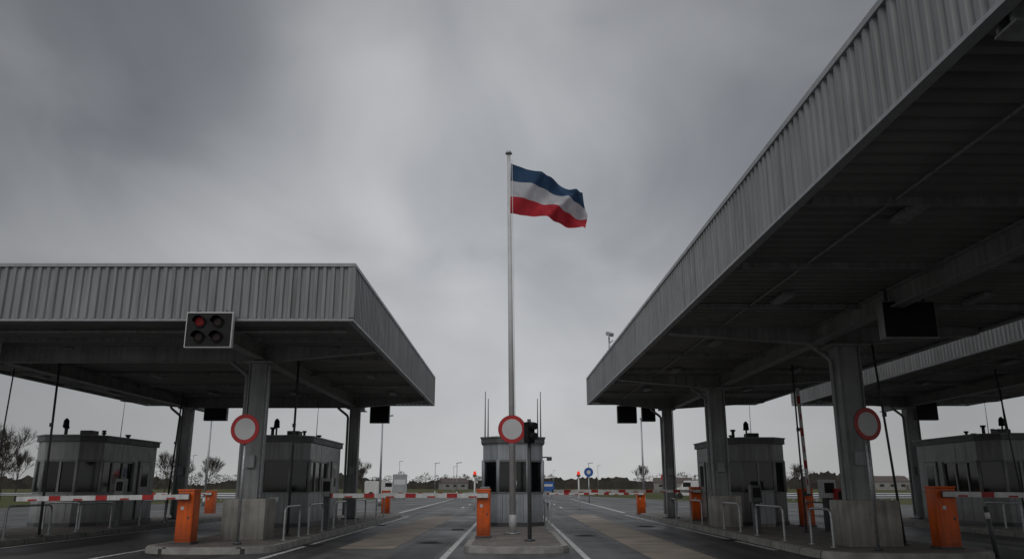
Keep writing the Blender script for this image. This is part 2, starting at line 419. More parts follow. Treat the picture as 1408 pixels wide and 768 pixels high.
# ------------------------------------------------------------------ booths
def booth(cx, y0, w, d, h, wall, ch=0.45, z=0.145, extras=0):
    e = empty('control_booth', (cx, y0, z))
    hw = w / 2; zw0, zw1 = 1.08, 2.1
    P = [(-hw, d), (-hw, ch), (-hw + ch, 0), (hw - ch, 0), (hw, ch), (hw, d)]
    def off(k): return [(-hw - k, d + k), (-hw - k, ch - k * 0.4), (-hw + ch - k * 0.4, -k), (hw - ch + k * 0.4, -k), (hw + k, ch - k * 0.4), (hw + k, d + k)]
    prism('plinth', e, off(0.03), 0, 0.12, M['frame'])
    prism('lower_wall', e, P, 0.12, zw0 - 0.04, wall)
    prism('upper_wall', e, P, zw1, h - 0.2, wall)
    prism('sill', e, off(0.025), zw0 - 0.039, zw0, M['mullion'])
    prism('roof_band', e, off(0.07), h - 0.199, h - 0.02, M['booth_roof'], bevel=0.012)
    prism('roof_cap', e, off(0.10), h - 0.019, h + 0.02, M['steel'])
    ym = ch + (d - ch) * 0.55
    def seg(nm, p, q, z0, z1, th, mt, ins=0.0, trim=0.0):
        p, q = Vector(p), Vector(q); dv = q - p; L = dv.length - trim; c = (p + q) / 2
        n = Vector((dv.y, -dv.x)).normalized()
        cc = Vector((0, d / 2)) - c
        if n.dot(cc) < 0: n = -n
        c = c + n * (th / 2 + ins)
        return box(nm, e, (c.x, c.y, (z0 + z1) / 2), (L, th, z1 - z0), mt, (0, 0, math.atan2(dv.y, dv.x)))
    wins = [((-hw, ym), (-hw, ch)), ((-hw, ch), (-hw + ch, 0)), ((-hw + ch, 0), (hw - ch, 0)), ((hw - ch, 0), (hw, ch)), ((hw, ch), (hw, ym))]
    for p, q in wins:
        seg('window_pane', p, q, zw0, zw1, 0.012, M['glass'], ins=0.045, trim=0.12)
        seg('window_head', p, q, zw1 - 0.06, zw1 - 0.002, 0.05, M['mullion'], ins=0.002, trim=0.1)
        pv, qv = Vector(p), Vector(q); L = (qv - pv).length
        nm = 1 if L > 1.0 else 0
        if L > 1.9: nm = 2
        for k in range(nm):
            c = pv.lerp(qv, (k + 1) / (nm + 1)); dd = (qv - pv).normalized()
            seg('mullion', c - dd * 0.035, c + dd * 0.035, zw0, zw1 - 0.06, 0.06, wall, ins=0.004)
    for (vx, vy) in [P[1], P[2], P[3], P[4], (-hw, ym), (hw, ym)]:
        tube('corner_post', e, (vx * 0.985, vy + 0.03, zw0 - 0.01), (vx * 0.985, vy + 0.03, zw1 + 0.005), 0.06, wall, seg=8)
    seg('rear_wall_a', (-hw, d), (-hw, ym + 0.04), zw0 - 0.02, zw1, 0.05, wall)
    seg('rear_wall_b', (hw, ym + 0.04), (hw, d), zw0 - 0.02, zw1, 0.05, wall)
    seg('rear_wall', (-hw + 0.06, d), (hw - 0.06, d), zw0 - 0.02, zw1, 0.05, wall)
    box('desk', e, (0, 0.6, zw0 + 0.03), (w - 0.7, 0.5, 0.05), M['steel'])
    box('monitor', e, (-0.25, 0.7, zw0 + 0.28), (0.5, 0.05, 0.34), M['black'])
    box('chair_back', e, (0.25, 1.3, zw0 + 0.2), (0.45, 0.08, 0.5), M['black'], bevel=0.03)
    box('wall_notice', e, (-0.3, d - 0.09, 1.75), (0.3, 0.02, 0.4), M['signwhite'])
    for s in (-1, 1):
        yd = ym + (d - ym) * 0.5; dw = min(0.85, (d - ym) * 0.8)
        box('door_frame', e, (s * (hw + 0.008), yd, 1.13), (0.05, dw + 0.1, 2.02), M['frame'])
        box('door_leaf', e, (s * (hw + 0.02), yd, 1.13), (0.05, dw, 1.96), wall, bevel=0.006)
        box('door_window', e, (s * (hw + 0.032), yd, 1.62), (0.04, dw * 0.6, 0.75), M['glass'])
        box('door_handle', e, (s * (hw + 0.07), yd - dw * 0.38, 1.05), (0.04, 0.12, 0.03), M['galv'])
    for x in (-0.28, 0.28):
        box('panel_seam', e, (x * w * 0.6, -0.002, 0.58), (0.014, 0.006, 0.88), M['frame'])
    for s in (-1, 1):
        for k in (0.3, 0.6):
            box('panel_seam', e, (s * (hw + 0.001), ch + (ym - ch) * k, 0.58), (0.006, 0.014, 0.88), M['frame'])
            box('panel_seam', e, (s * (hw + 0.001), ch + (ym - ch) * k, 2.38), (0.006, 0.014, 0.5), M['frame'])
    box('speaker_panel', e, (0.0, -0.012, 0.85), (0.3, 0.03, 0.16), M['galv'], bevel=0.005)
    if extras:
        for (px, py, hh, r) in ((-0.5, 1.0, 0.28, 0.09), (0.35, 1.9, 0.22, 0.07), (-0.1, 2.8, 0.2, 0.08), (0.5, 3.4, 0.16, 0.1)):
            if py < d - 0.2:
                tube('roof_vent', e, (px, py, h + 0.02), (px, py, h + hh), r * 0.6, M['steel_dark'])
                tube('vent_cap', e, (px, py, h + hh), (px, py, h + hh + 0.06), r, M['steel_dark'])
        box('roof_unit', e, (0.2, 1.2, h + 0.12), (0.4, 0.5, 0.2), M['steel_dark'], bevel=0.02)
        tube('camera_mast', e, (-0.2, 0.4, h), (-0.2, 0.4, h + 0.28), 0.03, M['steel_dark'])
        tube('camera_body', e, (-0.2, 0.4, h + 0.28), (-0.2, 0.4, h + 0.5), 0.1, M['black'], 0.085)
        tube('camera_dome', e, (-0.2, 0.4, h + 0.5), (-0.2, 0.4, h + 0.58), 0.085, M['black'], 0.03)
        tube('antenna', e, (0.6, 2.6, h), (0.62, 2.6, h + 1.4), 0.014, M['steel_dark'], 0.006)
    else:
        for s in (-1, 1):
            for k, hh in ((0.0, 1.55), (0.09, 1.35)):
                tube('antenna', e, (s * (hw - 0.06 - k), 0.5 + k * 4, h), (s * (hw - 0.06 - k), 0.5 + k * 4, h + hh), 0.022, M['steel_dark'], 0.012)
        box('wall_camera', e, (hw + 0.22, 0.5, 2.15), (0.16, 0.34, 0.12), M['frame'], bevel=0.02)
        box('camera_arm', e, (hw + 0.08, 0.55, 2.2), (0.2, 0.04, 0.04), M['frame'])
    return e
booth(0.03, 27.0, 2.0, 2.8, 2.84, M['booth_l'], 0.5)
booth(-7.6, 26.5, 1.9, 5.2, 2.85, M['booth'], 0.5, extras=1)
booth(-14.7, 26.7, 2.2, 4.6, 2.88, M['booth'], 0.55, extras=1)
booth(8.3, 27.7, 2.1, 4.4, 2.85, M['booth'], 0.5, extras=1)
booth(16.75, 27.0, 2.2, 4.6, 2.95, M['booth'], 0.55, extras=1)

# ------------------------------------------------------------------ flag
def flagpole():
    e = empty('flagpole', (0.02, 22.9, 0.145))
    tube('base_plate', e, (0, 0, 0), (0, 0, 0.04), 0.22, M['galv'], seg=24)
    tube('base_sleeve', e, (0, 0, 0.04), (0, 0, 0.5), 0.105, M['pole'], 0.1, 24)
    tube('pole', e, (0, 0, 0.5), (-0.12, 0, 11.1), 0.09, M['pole'], 0.052, 24)
    tube('finial_neck', e, (-0.12, 0, 11.1), (-0.12, 0, 11.16), 0.03, M['galv'])
    tube('finial_cap', e, (-0.12, 0, 11.16), (-0.12, 0, 11.25), 0.11, M['galv'], 0.06, 20)
    tube('halyard', e, (0.09, -0.09, 1.3), (-0.02, -0.06, 10.95), 0.008, M['white'], seg=6)
    tube('cleat', e, (0.1, -0.1, 1.2), (0.1, -0.1, 1.4), 0.015, M['galv'])
flagpole()
def flag():
    NU, NV = 120, 48
    x_l, L = -0.03, 2.22
    top = [(0, 10.98), (0.25, 10.84), (0.55, 10.60), (0.8, 10.28), (0.92, 10.12), (1, 10.10)]
    bot = [(0, 9.36), (0.3, 9.33), (0.5, 9.27), (0.75, 9.08), (1, 8.93)]
    def ip(t, s):
        for (a, va), (b_, vb) in zip(t, t[1:]):
            if s <= b_:
                k = (s - a) / (b_ - a)
                return va + (vb - va) * k
        return t[-1][1]
    v = []
    for j in range(NV + 1):
        h = j / NV
        for i in range(NU + 1):
            s = i / NU
            z = ip(top, s) * (1 - h) + ip(bot, s) * h
            ph = 2 * math.pi * (1.9 * s ** 1.1 + 0.9 * h)
            y = (0.05 + 0.26 * s) * math.sin(ph) + 0.09 * s * math.sin(2 * math.pi * (4.2 * s - 1.3 * h) + 1) + 0.045 * math.sin(2 * math.pi * (6.5 * s + 2.4 * h)) * s + 0.35 * s
            z += 0.03 * s * math.sin(ph + 0.8) + 0.018 * s * math.sin(14 * s + 9 * h)
            x = x_l + L * s + 0.07 * s * math.sin(4.5 * h + 0.2) + 0.10 * s * h - 0.05 * s * math.cos(ph) - 0.02 * h * (1 - s)
            v.append((x, 22.88 + y, z))
    W = NU + 1; f = []; mi = []
    for j in range(NV):
        for i in range(NU):
            f.append((j * W + i, j * W + i + 1, (j + 1) * W + i + 1, (j + 1) * W + i)); mi.append(min(2, j * 3 // NV))
    o = obj('flag', v, f, [M['fblue'], M['fwhite'], M['fred']], smooth=True)
    for p, k in zip(o.data.polygons, mi): p.material_index = k
flag()

# ------------------------------------------------------------------ signs & signals
def disc_sign(px, py, zc, r, x_off=0.0, zbase=0.145, ptop=None, pole=True, yaw=0.0):
    e = empty('no_entry_sign', (px, py, zbase), yaw); zc -= zbase
    if pole:
        tube('post', e, (0, 0, 0), (0, 0, ptop or zc + r), 0.035, M['galv'])
        tube('post_foot', e, (0, 0, 0), (0, 0, 0.06), 0.09, M['steel_dark'])
    y = -0.06
    tube('back_plate', e, (x_off, y, zc), (x_off, y - 0.02, zc), r, M['steel_dark'], seg=48)
    tube('red_ring', e, (x_off, y - 0.0205, zc), (x_off, y - 0.024, zc), r * 0.985, M['signred'], seg=48)
    tube('white_disc', e, (x_off, y - 0.0245, zc), (x_off, y - 0.028, zc), r * 0.72, M['signwhite'], seg=48)
    for dz in (-0.15, 0.15):
        if x_off:
            box('bracket', e, (x_off / 2, -0.035, zc + dz), (abs(x_off) + 0.1, 0.03, 0.04), M['galv'])
        else:
            box('bracket', e, (0, -0.03, zc + dz), (0.1, 0.05, 0.04), M['galv'])
    return e
disc_sign(-6.15, 18.8, 2.68, 0.34, yaw=-0.08)
disc_sign(7.4, 17.0, 2.66, 0.34, yaw=0.3)
disc_sign(0.42, 19.9, 2.75, 0.34, x_off=-0.42, pole=False)
s = empty('traffic_signal', (0.42, 19.9, 0.145))
tube('post', s, (0, 0, 0), (0, 0, 2.85), 0.05, M['steel_dark'], 0.045)
tube('post_foot', s, (0, 0, 0), (0, 0, 0.05), 0.13, M['steel_dark'])
box('housing', s, (0.0, -0.15, 2.52), (0.22, 0.18, 0.5), M['black'], rot=(0, 0, 0.5), bevel=0.03)
for k in (-0.12, 0.12):
    tube('lens', s, (0.045, -0.235, 2.52 + k), (0.05, -0.246, 2.52 + k), 0.075, M['lens'])
    tube('visor', s, (0.05, -0.23, 2.54 + k), (0.14, -0.38, 2.54 + k), 0.09, M['black'], 0.085)

def signal_box(x, y, zc, w, h, facing=-1):
    e = empty('overhead_lane_signal', (x, y, zc))
    box('border', e, (0, 0, 0), (w, 0.12, h), M['signwhite'], bevel=0.01)
    box('face', e, (0, facing * 0.045, 0), (w - 0.055, 0.06, h - 0.055), M['screen'])
    for i, (gx, gz) in enumerate(((-1, 1), (1, 1), (-1, -1), (1, -1))):
        cx, cz = gx * w * 0.19, gz * h * 0.21
        y1 = facing * 0.075
        tube('lamp_ring', e, (cx, y1, cz), (cx, y1 + facing * 0.03, cz), 0.125, M['black'], 0.12, 24)
        tube('lamp_lens', e, (cx, y1 + facing * 0.0305, cz), (cx, y1 + facing * 0.045, cz), 0.10, M['redlamp'] if i == 0 else M['lens'], 0.08, seg=24)
        hv = []; n = 12
        for k in range(n + 1):
            t = math.pi * k / n
            for yy, rr in ((y1, 0.128), (y1 + facing * 0.16, 0.122)):
                hv.append((cx + rr * math.cos(t), yy, cz + rr * math.sin(t)))
        obj('lamp_hood', hv, [(2 * k, 2 * k + 1, 2 * k + 3, 2 * k + 2) for k in range(n)], M['black'], e)
    for sx in (-0.3, 0.3):
        box('hanger', e, (sx * w, 0.085, 0.1), (0.05, 0.04, h * 0.9), M['steel_dark'])
    return e
signal_box(-6.45, 16.8, 4.62, 1.0, 0.77)
def dark_panel(x, y, zc, w, h, nm='overhead_display'):
    e = empty(nm, (x, y, zc))
    box('casing', e, (0, 0, 0), (w, 0.22, h), M['steel'], bevel=0.02)
    box('display', e, (0, -0.1, 0), (w - 0.05, 0.05, h - 0.05), M['screen'])
    for sx in (-0.35, 0.35): box('hanger', e, (sx * w, 0, h / 2 + 0.14), (0.05, 0.05, 0.3), M['steel_dark'])
dark_panel(7.35, 14.6, 4.38, 1.0, 0.7)
dark_panel(5.0, 35.2, 4.42, 0.85, 0.75); dark_panel(5.95, 35.3, 4.45, 0.6, 0.65)
dark_panel(-5.75, 35.2, 4.42, 0.85, 0.75); dark_panel(-12.3, 33.6, 4.4, 0.95, 0.75)
dark_panel(16.9, 33.0, 4.4, 0.9, 0.8)

# ------------------------------------------------------------------ barriers
def barrier(x, y, arm_len, direction, z=0.145, h=1.15, w=0.38, droop=0.0, raised=None, d=0.42):
    e = empty('barrier_gate', (x, y, z))
    box('cabinet', e, (0, 0, h * 0.5), (w, d, h), M['orange'], bevel=0.018)
    box('cabinet_lid', e, (0, 0, h + 0.022), (w + 0.03, d + 0.03, 0.04), M['orange'], bevel=0.012)
    box('base_frame', e, (0, 0, 0.025), (w + 0.06, d + 0.06, 0.05), M['steel_dark'])
    box('service_door', e, (0, -d / 2 - 0.004, h * 0.45), (w * 0.82, 0.012, h * 0.72), M['orange'], bevel=0.004)
    box('door_lock', e, (w * 0.28, -d / 2 - 0.014, h * 0.5), (0.03, 0.012, 0.06), M['steel_dark'])
    box('warning_label', e, (-w * 0.15, -d / 2 - 0.012, h * 0.68), (0.07, 0.006, 0.07), M['signwhite'])
    box('pivot', e, (direction * 0.02, -d / 2 - 0.05, h - 0.12), (0.24, 0.09, 0.14), M['steel_dark'], bevel=0.02)
    ya = -d / 2 - 0.14
    ang = droop if raised is None else raised
    p = Vector((direction * (-0.12 if raised is None else 0), ya, h - 0.12)); dv = Vector((direction * math.cos(ang), 0, math.sin(ang)))
    t = 0.0; i = 0
    rot = (0, -math.atan2(dv.z, dv.x), 0)
    while t < arm_len - 0.01:
        L = (0.78 if i % 2 == 0 else 0.26); L = min(L, arm_len - t)
        c = p + dv * (t + L / 2)
        box('arm_white' if i % 2 == 0 else 'arm_red', e, c, (L, 0.045, 0.105), M['white'] if i % 2 == 0 else M['red'], rot)
        if i % 2 == 0 and L > 0.6:
            box('arm_reflector', e, c + Vector((0, -0.025, -0.03)), (0.2, 0.006, 0.035), M['red'], rot)
        t += L; i += 1
    box('arm_tip', e, p + dv * (arm_len + 0.02), (0.04, 0.06, 0.115), M['rubber'], rot)
    return e
barrier(-7.35, 18.9, 3.85, -1, droop=-0.012, w=0.36)
barrier(-0.72, 21.2, 3.95, -1, w=0.34)
barrier(7.05, 31.8, 5.6, -1, w=0.42, h=1.2)
barrier(9.05, 17.5, 3.9, 1, h=1.22, w=0.42, droop=-0.012)
barrier(-15.6, 43, 3.2, -1, z=0.0, w=0.45)
barrier(6.75, 43.5, 5.0, -1, z=0.0, w=0.42)
barrier(-6.6, 43.5, 5.0, 1, z=0.0, w=0.42)
barrier(-12.85, 20.0, 3.9, 1, raised=1.54)
barrier(9.55, 27.0, 3.4, -1, raised=1.55)

# ------------------------------------------------------------------ hoop rails
def hoop(x0, y0, x1, y1, z=0.14, h=0.78):
    e = empty('steel_hoop_rail', (0, 0, 0))
    pipe('rail', e, [(x0, y0, z), (x0, y0, z + h), (x1, y1, z + h), (x1, y1, z)], 0.028, M['galv'], 0.16)
    for (a, b_) in ((x0, y0), (x1, y1)): tube('foot', e, (a, b_, z), (a, b_, z + 0.02), 0.07, M['galv'])
for a in [(-5.5, 20.2, -5.5, 21.6), (-5.5, 22.6, -5.5, 24.2), (-5.55, 26.0, -5.55, 27.8), (-5.55, 29.5, -5.55, 31.5), (-5.55, 34, -5.55, 36),
          (6.5, 20.0, 6.5, 22.2), (6.5, 23.8, 6.5, 25.6), (6.5, 28.5, 6.5, 30.2), (6.5, 33.0, 6.5, 35.0), (6.85, 17.9, 6.75, 18.9),
          (-12.5, 20.6, -12.5, 22.6), (-12.5, 24, -12.5, 26), (-12.5, 28, -12.5, 30), (-15.6, 22.5, -14.4, 22.5), (-14.2, 25.3, -13.1, 25.3),
          (-7.8, 23.2, -7.8, 24.8), (9.5, 21, 9.5, 23), (9.5, 25, 9.5, 26.8),
          (1.1, 24.0, 1.1, 25.8), (1.1, 28.0, 1.1, 30.0), (-0.95, 24.0, -0.95, 25.8), (14.8, 21, 14.8, 23), (14.8, 24.2, 14.8, 26), (15.3, 25.9, 17.2, 25.9)]:
    hoop(*a)

# ------------------------------------------------------------------ slim poles, pedestals
def slim_pole(x, y, z1, lean=0.0, r=0.035, nm='slim_steel_pole', z0=0.14):
    e = empty(nm, (x, y, z0))
    tube('shaft', e, (0, 0, 0), (lean, 0, z1 - z0), r, M['steel_dark'], r * 0.8)
    tube('foot', e, (0, 0, 0), (0, 0, 0.04), 0.1, M['steel_dark'])
    box('clamp', e, (lean * 0.6, -0.04, (z1 - z0) * 0.6), (0.08, 0.06, 0.1), M['steel_dark'])
slim_pole(-12.3, 21.8, 4.9, -0.1); slim_pole(-5.9, 22.0, 4.9); slim_pole(8.3, 23.6, 4.9, 0, 0.028)
slim_pole(8.7, 18.6, 4.9, -0.25, 0.03); slim_pole(-12.9, 31.0, 4.9, 0.2); slim_pole(-15.4, 24.5, 4.9, 0.1, 0.025)
slim_pole(15.2, 24.6, 4.9, -0.3, 0.028); slim_pole(17.95, 29.5, 4.9, 0.0)
def pedestal(x, y, h, mt, nm='intercom_pedestal', w=0.3):
    e = empty(nm, (x, y, 0.14))
    box('stand', e, (0, 0, h * 0.35), (w * 0.6, w * 0.6, h * 0.7), M['steel_dark'], bevel=0.01)
    box('housing', e, (0, -0.02, h * 0.82), (w, w * 0.9, h * 0.36), mt, bevel=0.02)
    box('panel', e, (0, -0.02 - w * 0.45, h * 0.84), (w * 0.7, 0.02, h * 0.2), M['screen'])
pedestal(-5.6, 25.1, 1.5, M['booth']); pedestal(6.75, 23.0, 1.3, M['steel_dark']); pedestal(9.25, 24.3, 1.45, M['signwhite'], w=0.4)
pedestal(9.5, 24.0, 1.2, M['red'], 'fire_extinguisher_box'); pedestal(-12.9, 27.3, 1.5, M['booth']); pedestal(-7.6, 19.6, 1.0, M['steel_dark'])
pedestal(-0.85, 26.2, 1.25, M['booth']); pedestal(15.0, 20.5, 1.3, M['steel_dark'])
e = empty('electrical_cabinet', (8.15, 26.9, 0.14))
box('body', e, (0, 0, 0.6), (0.6, 0.4, 1.0), M['fascia_trim'], bevel=0.02); box('plinth', e, (0, 0, 0.05), (0.56, 0.36, 0.1), M['concrete'])
box('lid', e, (0, 0, 1.12), (0.66, 0.46, 0.04), M['steel']); box('door_gap', e, (0, -0.2, 0.6), (0.012, 0.01, 0.9), M['frame'])
def bollard(x, y, lean=0.0):
    e = empty('bollard', (x, y, 0.0))
    tube('post', e, (0, 0, 0), (lean, 0, 1.0), 0.045, M['steel_dark']); tube('band', e, (lean * .75, 0, .75), (lean * .88, 0, .88), 0.048, M['white'])
bollard(9.95, 17.3, -0.1)

e = empty('roof_floodlight', (3.75, 30.5, 6.08))
tube('mast', e, (0, 0, 0), (0, 0, 0.9), 0.03, M['galv']); box('lamp_head', e, (0.02, -0.08, 1.0), (0.2, 0.3, 0.14), M['galv'], (0.4, 0, 0.4), 0.02)
tube('arm', e, (0, 0, 0.65), (0.16, 0, 0.78), 0.02, M['galv'])

# ------------------------------------------------------------------ distance
def lamp_post(x, y, h):
    e = empty('street_lamp', (x, y, 0))
    tube('shaft', e, (0, 0, 0), (0, 0, h), 0.1, M['galv'], 0.05, 10)
    box('head', e, (0.35, 0, h + 0.02), (0.9, 0.25, 0.12), M['galv'], (0, -0.1, 0), 0.03)
    tube('base', e, (0, 0, 0), (0, 0, 0.6), 0.14, M['galv'], seg=10)
for (x, y, h) in [(-23, 62, 6.6), (-9.9, 62, 6.6), (10.2, 64, 6.6), (-14, 150, 5.5), (14, 150, 5.5), (-70, 180, 8), (62, 190, 8), (27, 62, 6.6), (-17, 240, 7), (15, 300, 7), (-26, 190, 7), (24, 230, 7), (-8.7, 130, 5)]:
    lamp_post(x, y, h)
def round_sign(x, y, mt, nm='traffic_sign', h=2.9, r=0.42, inner=True):
    e = empty(nm, (x, y, 0))
    tube('post', e, (0, 0, 0), (0, 0, h), 0.05, M['galv'], seg=8)
    tube('face', e, (0, -0.06, h), (0, -0.09, h), r, mt, seg=28)
    if inner: tube('symbol', e, (0, -0.091, h), (0, -0.1, h), r * 0.45, M['signwhite'], seg=20)
round_sign(6.7, 72, M['signblue'], h=2.6, r=0.4); round_sign(-24, 95, M['signred'], h=2.4)
round_sign(17, 92, M['signred'], h=2.4, r=0.4); round_sign(-20, 80, M['signblue'], h=2.3, r=0.35)
def beacon(x, y, h=2.2):
    e = empty('warning_beacon', (x, y, 0))
    tube('post', e, (0, 0, 0), (0, 0, h), 0.05, M['white'], seg=10); tube('lamp', e, (0, 0, h), (0, 0, h + 0.22), 0.11, M['beacon'], 0.08, 12)
    tube('lamp_base', e, (0, 0, h - 0.1), (0, 0, h), 0.13, M['steel_dark'], seg=12)
beacon(-2.35, 52, 2.1); beacon(4.2, 52, 2.1)
def board(x, y, w, h, zc, mt):
    e = empty('information_board', (x, y, 0))
    for s_ in (-1, 1): tube('post', e, (s_ * w * 0.35, 0, 0), (s_ * w * 0.35, 0, zc + h / 2), 0.05, M['galv'], seg=8)
    box('panel', e, (0, -0.08, zc), (w, 0.05, h), mt, bevel=0.01)
    box('legend', e, (0, -0.11, zc + h * 0.12), (w * 0.8, 0.012, h * 0.25), M['signwhite'])
board(4.6, 110, 2.0, 1.2, 1.4, M['signblue']); board(-12.5, 92, 1.6, 2.2, 1.6, M['fascia_trim']); board(14.5, 60, 1.1, 1.3, 2.0, M['signblue'])
board(-27, 88, 2.2, 1.4, 1.7, M['signwhite'])
def house(x, y, w, d, h, rot=0.0):
    e = empty('distant_house', (x, y, 0), rot)
    box('walls', e, (0, 0, h / 2), (w, d, h), M['brickwall'])
    v = [(-w / 2 - .3, -d / 2 - .3, h), (w / 2 + .3, -d / 2 - .3, h), (w / 2 + .3, d / 2 + .3, h), (-w / 2 - .3, d / 2 + .3, h), (-w / 2 - .3, 0, h * 1.7), (w / 2 + .3, 0, h * 1.7)]
    obj('roof', v, [(0, 1, 5, 4), (2, 3, 4, 5), (0, 4, 3), (1, 2, 5), (0, 3, 2, 1)], M['rooftile'], e)
    for k in (-0.3, 0, 0.3): box('window', e, (k * w, -d / 2, h * 0.55), (w * 0.12, 0.1, h * 0.3), M['glass'])
house(-95, 320, 14, 8, 3.2); house(-27, 380, 12, 8, 3.0, 0.3); house(70, 360, 16, 8, 3.0, -0.2); house(150, 330, 14, 9, 3.2)
def van(x, y, rot=0.0):
    e = empty('parked_van', (x, y, 0.0), rot)
    prof = [(-2.4, .35), (2.3, .35), (2.45, .9), (2.2, 1.15), (1.5, 1.3), (1.0, 2.05), (-2.3, 2.1), (-2.45, 1.9)]
    n = len(prof)
    v = [(a, -0.95, b_) for a, b_ in prof] + [(a, 0.95, b_) for a, b_ in prof]
    f = [tuple(range(n)), tuple(range(n, 2 * n))[::-1]] + [(i, n + i, n + (i + 1) % n, (i + 1) % n) for i in range(n)]
    obj('body', v, f, M['white'], e, bevel=0.05)
    box('side_window', e, (0.7, -0.955, 1.6), (0.9, 0.02, 0.5), M['screen']); box('side_window', e, (0.7, 0.955, 1.6), (0.9, 0.02, 0.5), M['screen'])
    for wx in (-1.6, 1.6):
        for wy in (-0.9, 0.9): tube('wheel', e, (wx, wy - 0.1, 0.35), (wx, wy + 0.1, 0.35), 0.35, M['rubber'])
van(-17.5, 112, 0.2); van(21.5, 98, 2.9)
def guard(x0, x1, y):
    e = empty('guard_rail', ((x0 + x1) / 2, y, 0)); L = x1 - x0
    v = []
    for z, o in ((0.45, 0), (0.52, -0.06), (0.6, 0), (0.68, -0.06), (0.76, 0)): v += [(-L / 2, o, z), (L / 2, o, z)]
    obj('beam', v, [(2 * i, 2 * i + 1, 2 * i + 3, 2 * i + 2) for i in range(4)], M['galv'], e)
    k = -L / 2 + 0.5
    while k < L / 2: box('post', e, (k, 0.06, 0.38), (0.1, 0.1, 0.76), M['galv']); k += 2.5
guard(-60, -18, 84); guard(18, 60, 84); guard(-34, -16, 64); guard(18, 34, 64)

def bare_tree(x, y, H, seed):
    rnd = random.Random(seed); V = []; F = []
    def limb(p, d, L, r, depth):
        n = 3; segs = 3; q = p.copy(); dd = d.copy(); prev = None
        for s_ in range(segs + 1):
            a = dd.orthogonal().normalized(); b_ = dd.cross(a); rr = r * (1 - 0.5 * s_ / segs)
            base = len(V)
            for i in range(n):
                t = 2 * math.pi * i / n; V.append(q + (a * math.cos(t) + b_ * math.sin(t)) * rr)
            if prev is not None:
                for i in range(n): F.append((prev + i, prev + (i + 1) % n, base + (i + 1) % n, base + i))
            prev = base
            if s_ < segs:
                q = q + dd * (L / segs)
                dd = (dd + Vector((rnd.uniform(-.2, .2), rnd.uniform(-.2, .2), rnd.uniform(-.05, .15)))).normalized()
                if depth > 0 and s_ > 0:
                    for _ in range(2 if depth > 1 else 3):
                        nd = (dd * 0.9 + Vector((rnd.uniform(-1, 1), rnd.uniform(-1, 1), rnd.uniform(-.1, .7))) * 0.75).normalized()
                        limb(q, nd, L * rnd.uniform(.5, .75), max(rr * 0.55, 0.014), depth - 1)
        if depth > 0:
            for _ in range(2):
                nd = (dd + Vector((rnd.uniform(-.6, .6), rnd.uniform(-.6, .6), rnd.uniform(0, .4)))).normalized()
                limb(q, nd, L * 0.7, max(r * 0.4, 0.014), depth - 1)
    limb(Vector((0, 0, 0)), Vector((0, 0, 1)), H * 0.42, H * 0.025, 4)
    obj('bare_tree', V, F, M['bark'], None, (x, y, -0.02))
for i, (x, y, H) in enumerate([(-52, 84, 7.0), (-57, 92, 6.0), (-61, 110, 6.5), (-63, 150, 7), (-27, 150, 6), (-66, 165, 6.5), (64, 160, 6), (98, 170, 6), (33, 210, 6), (-40, 220, 6), (-72, 120, 6), (52, 150, 5), (-48, 130, 5.5), (-85, 180, 8)]):
    bare_tree(x, y, H, i + 3)

# distant trees / hedges: one mesh of twig-sized faces over a ragged hedge mass
def tree_line():
    rnd = random.Random(11); V = []; F = []
    for Y, hh, X, st in ((660, 11.0, 1000, 1.6), (470, 4.6, 700, 1.2)):
        x = -X; prev = None; walk = 0
        while x < X:
            walk = walk * 0.9 + rnd.uniform(-1, 1) * hh * 0.10
            H = hh * (0.62 + 0.18 * math.sin(x * 0.03 + Y) + 0.14 * math.sin(x * 0.081)) + walk + rnd.uniform(-1, 1) * hh * 0.09
            H = max(1.0, H); yy = Y + 8 * math.sin(x * 0.05)
            b = len(V); V += [Vector((x, yy, -0.02)), Vector((x, yy + rnd.uniform(-.5, .5), H))]
            if prev is not None: F.append((prev, b, b + 1, prev + 1))
            prev = b; x += rnd.uniform(0.5, 1.5) * st
    for band, (Y, hh, n, spread) in enumerate(((330, 3.8, 170, 480), (440, 7.4, 380, 640), (620, 13.0, 440, 900))):
        for t in range(n):
            cx = rnd.uniform(-spread, spread); cy = Y + rnd.uniform(-20, 20)
            env = 0.65 + 0.35 * math.sin(cx * 0.021 + band * 2) * math.sin(cx * 0.0067 + 1)
            if band == 0 and env < 0.6: continue
            if abs(cx) < 12: continue
            H = hh * env * rnd.uniform(0.6, 1.2); W = H * rnd.uniform(0.45, 0.9)
            b = len(V); V += [Vector((cx - .2, cy, -0.02)), Vector((cx + .2, cy, -0.02)), Vector((cx, cy, H * .85))]; F.append((b, b + 1, b + 2))
            for k in range(120):
                a = rnd.uniform(0, 6.283); u = rnd.random() ** 0.6; zz = rnd.random() ** 0.9
                prof = math.sqrt(max(0.04, 1 - (zz * 1.5 - 0.5) ** 2))
                rr = W * u * prof
                p = Vector((cx + rr * math.cos(a), cy + rr * math.sin(a), max(0.2, zz * H)))
                L = H * rnd.uniform(.06, .14); wd = 0.10 + 0.012 * H
                dirv = Vector((math.cos(a) * u + rnd.uniform(-.5, .5), rnd.uniform(-.4, .4), rnd.uniform(0.2, 1.2))).normalized() * L
                b = len(V); V += [p - Vector((wd, 0, 0)), p + Vector((wd, 0, 0)), p + dirv]
                F.append((b, b + 1, b + 2))
    obj('distant_tree_line', V, F, M['twig'])
tree_line()
hv = []; N = 120
for i in range(N + 1):
    x = -2200 + 4400 * i / N
    hv += [(x, 1500, -1), (x, 1700, 9 + 6 * math.sin(x * 0.004) + 3 * math.sin(x * 0.013 + 1)), (x, 2200, -1)]
hf = []
for i in range(N):
    for k in range(2): hf.append((3 * i + k, 3 * i + 3 + k, 3 * i + 4 + k, 3 * i + 1 + k))
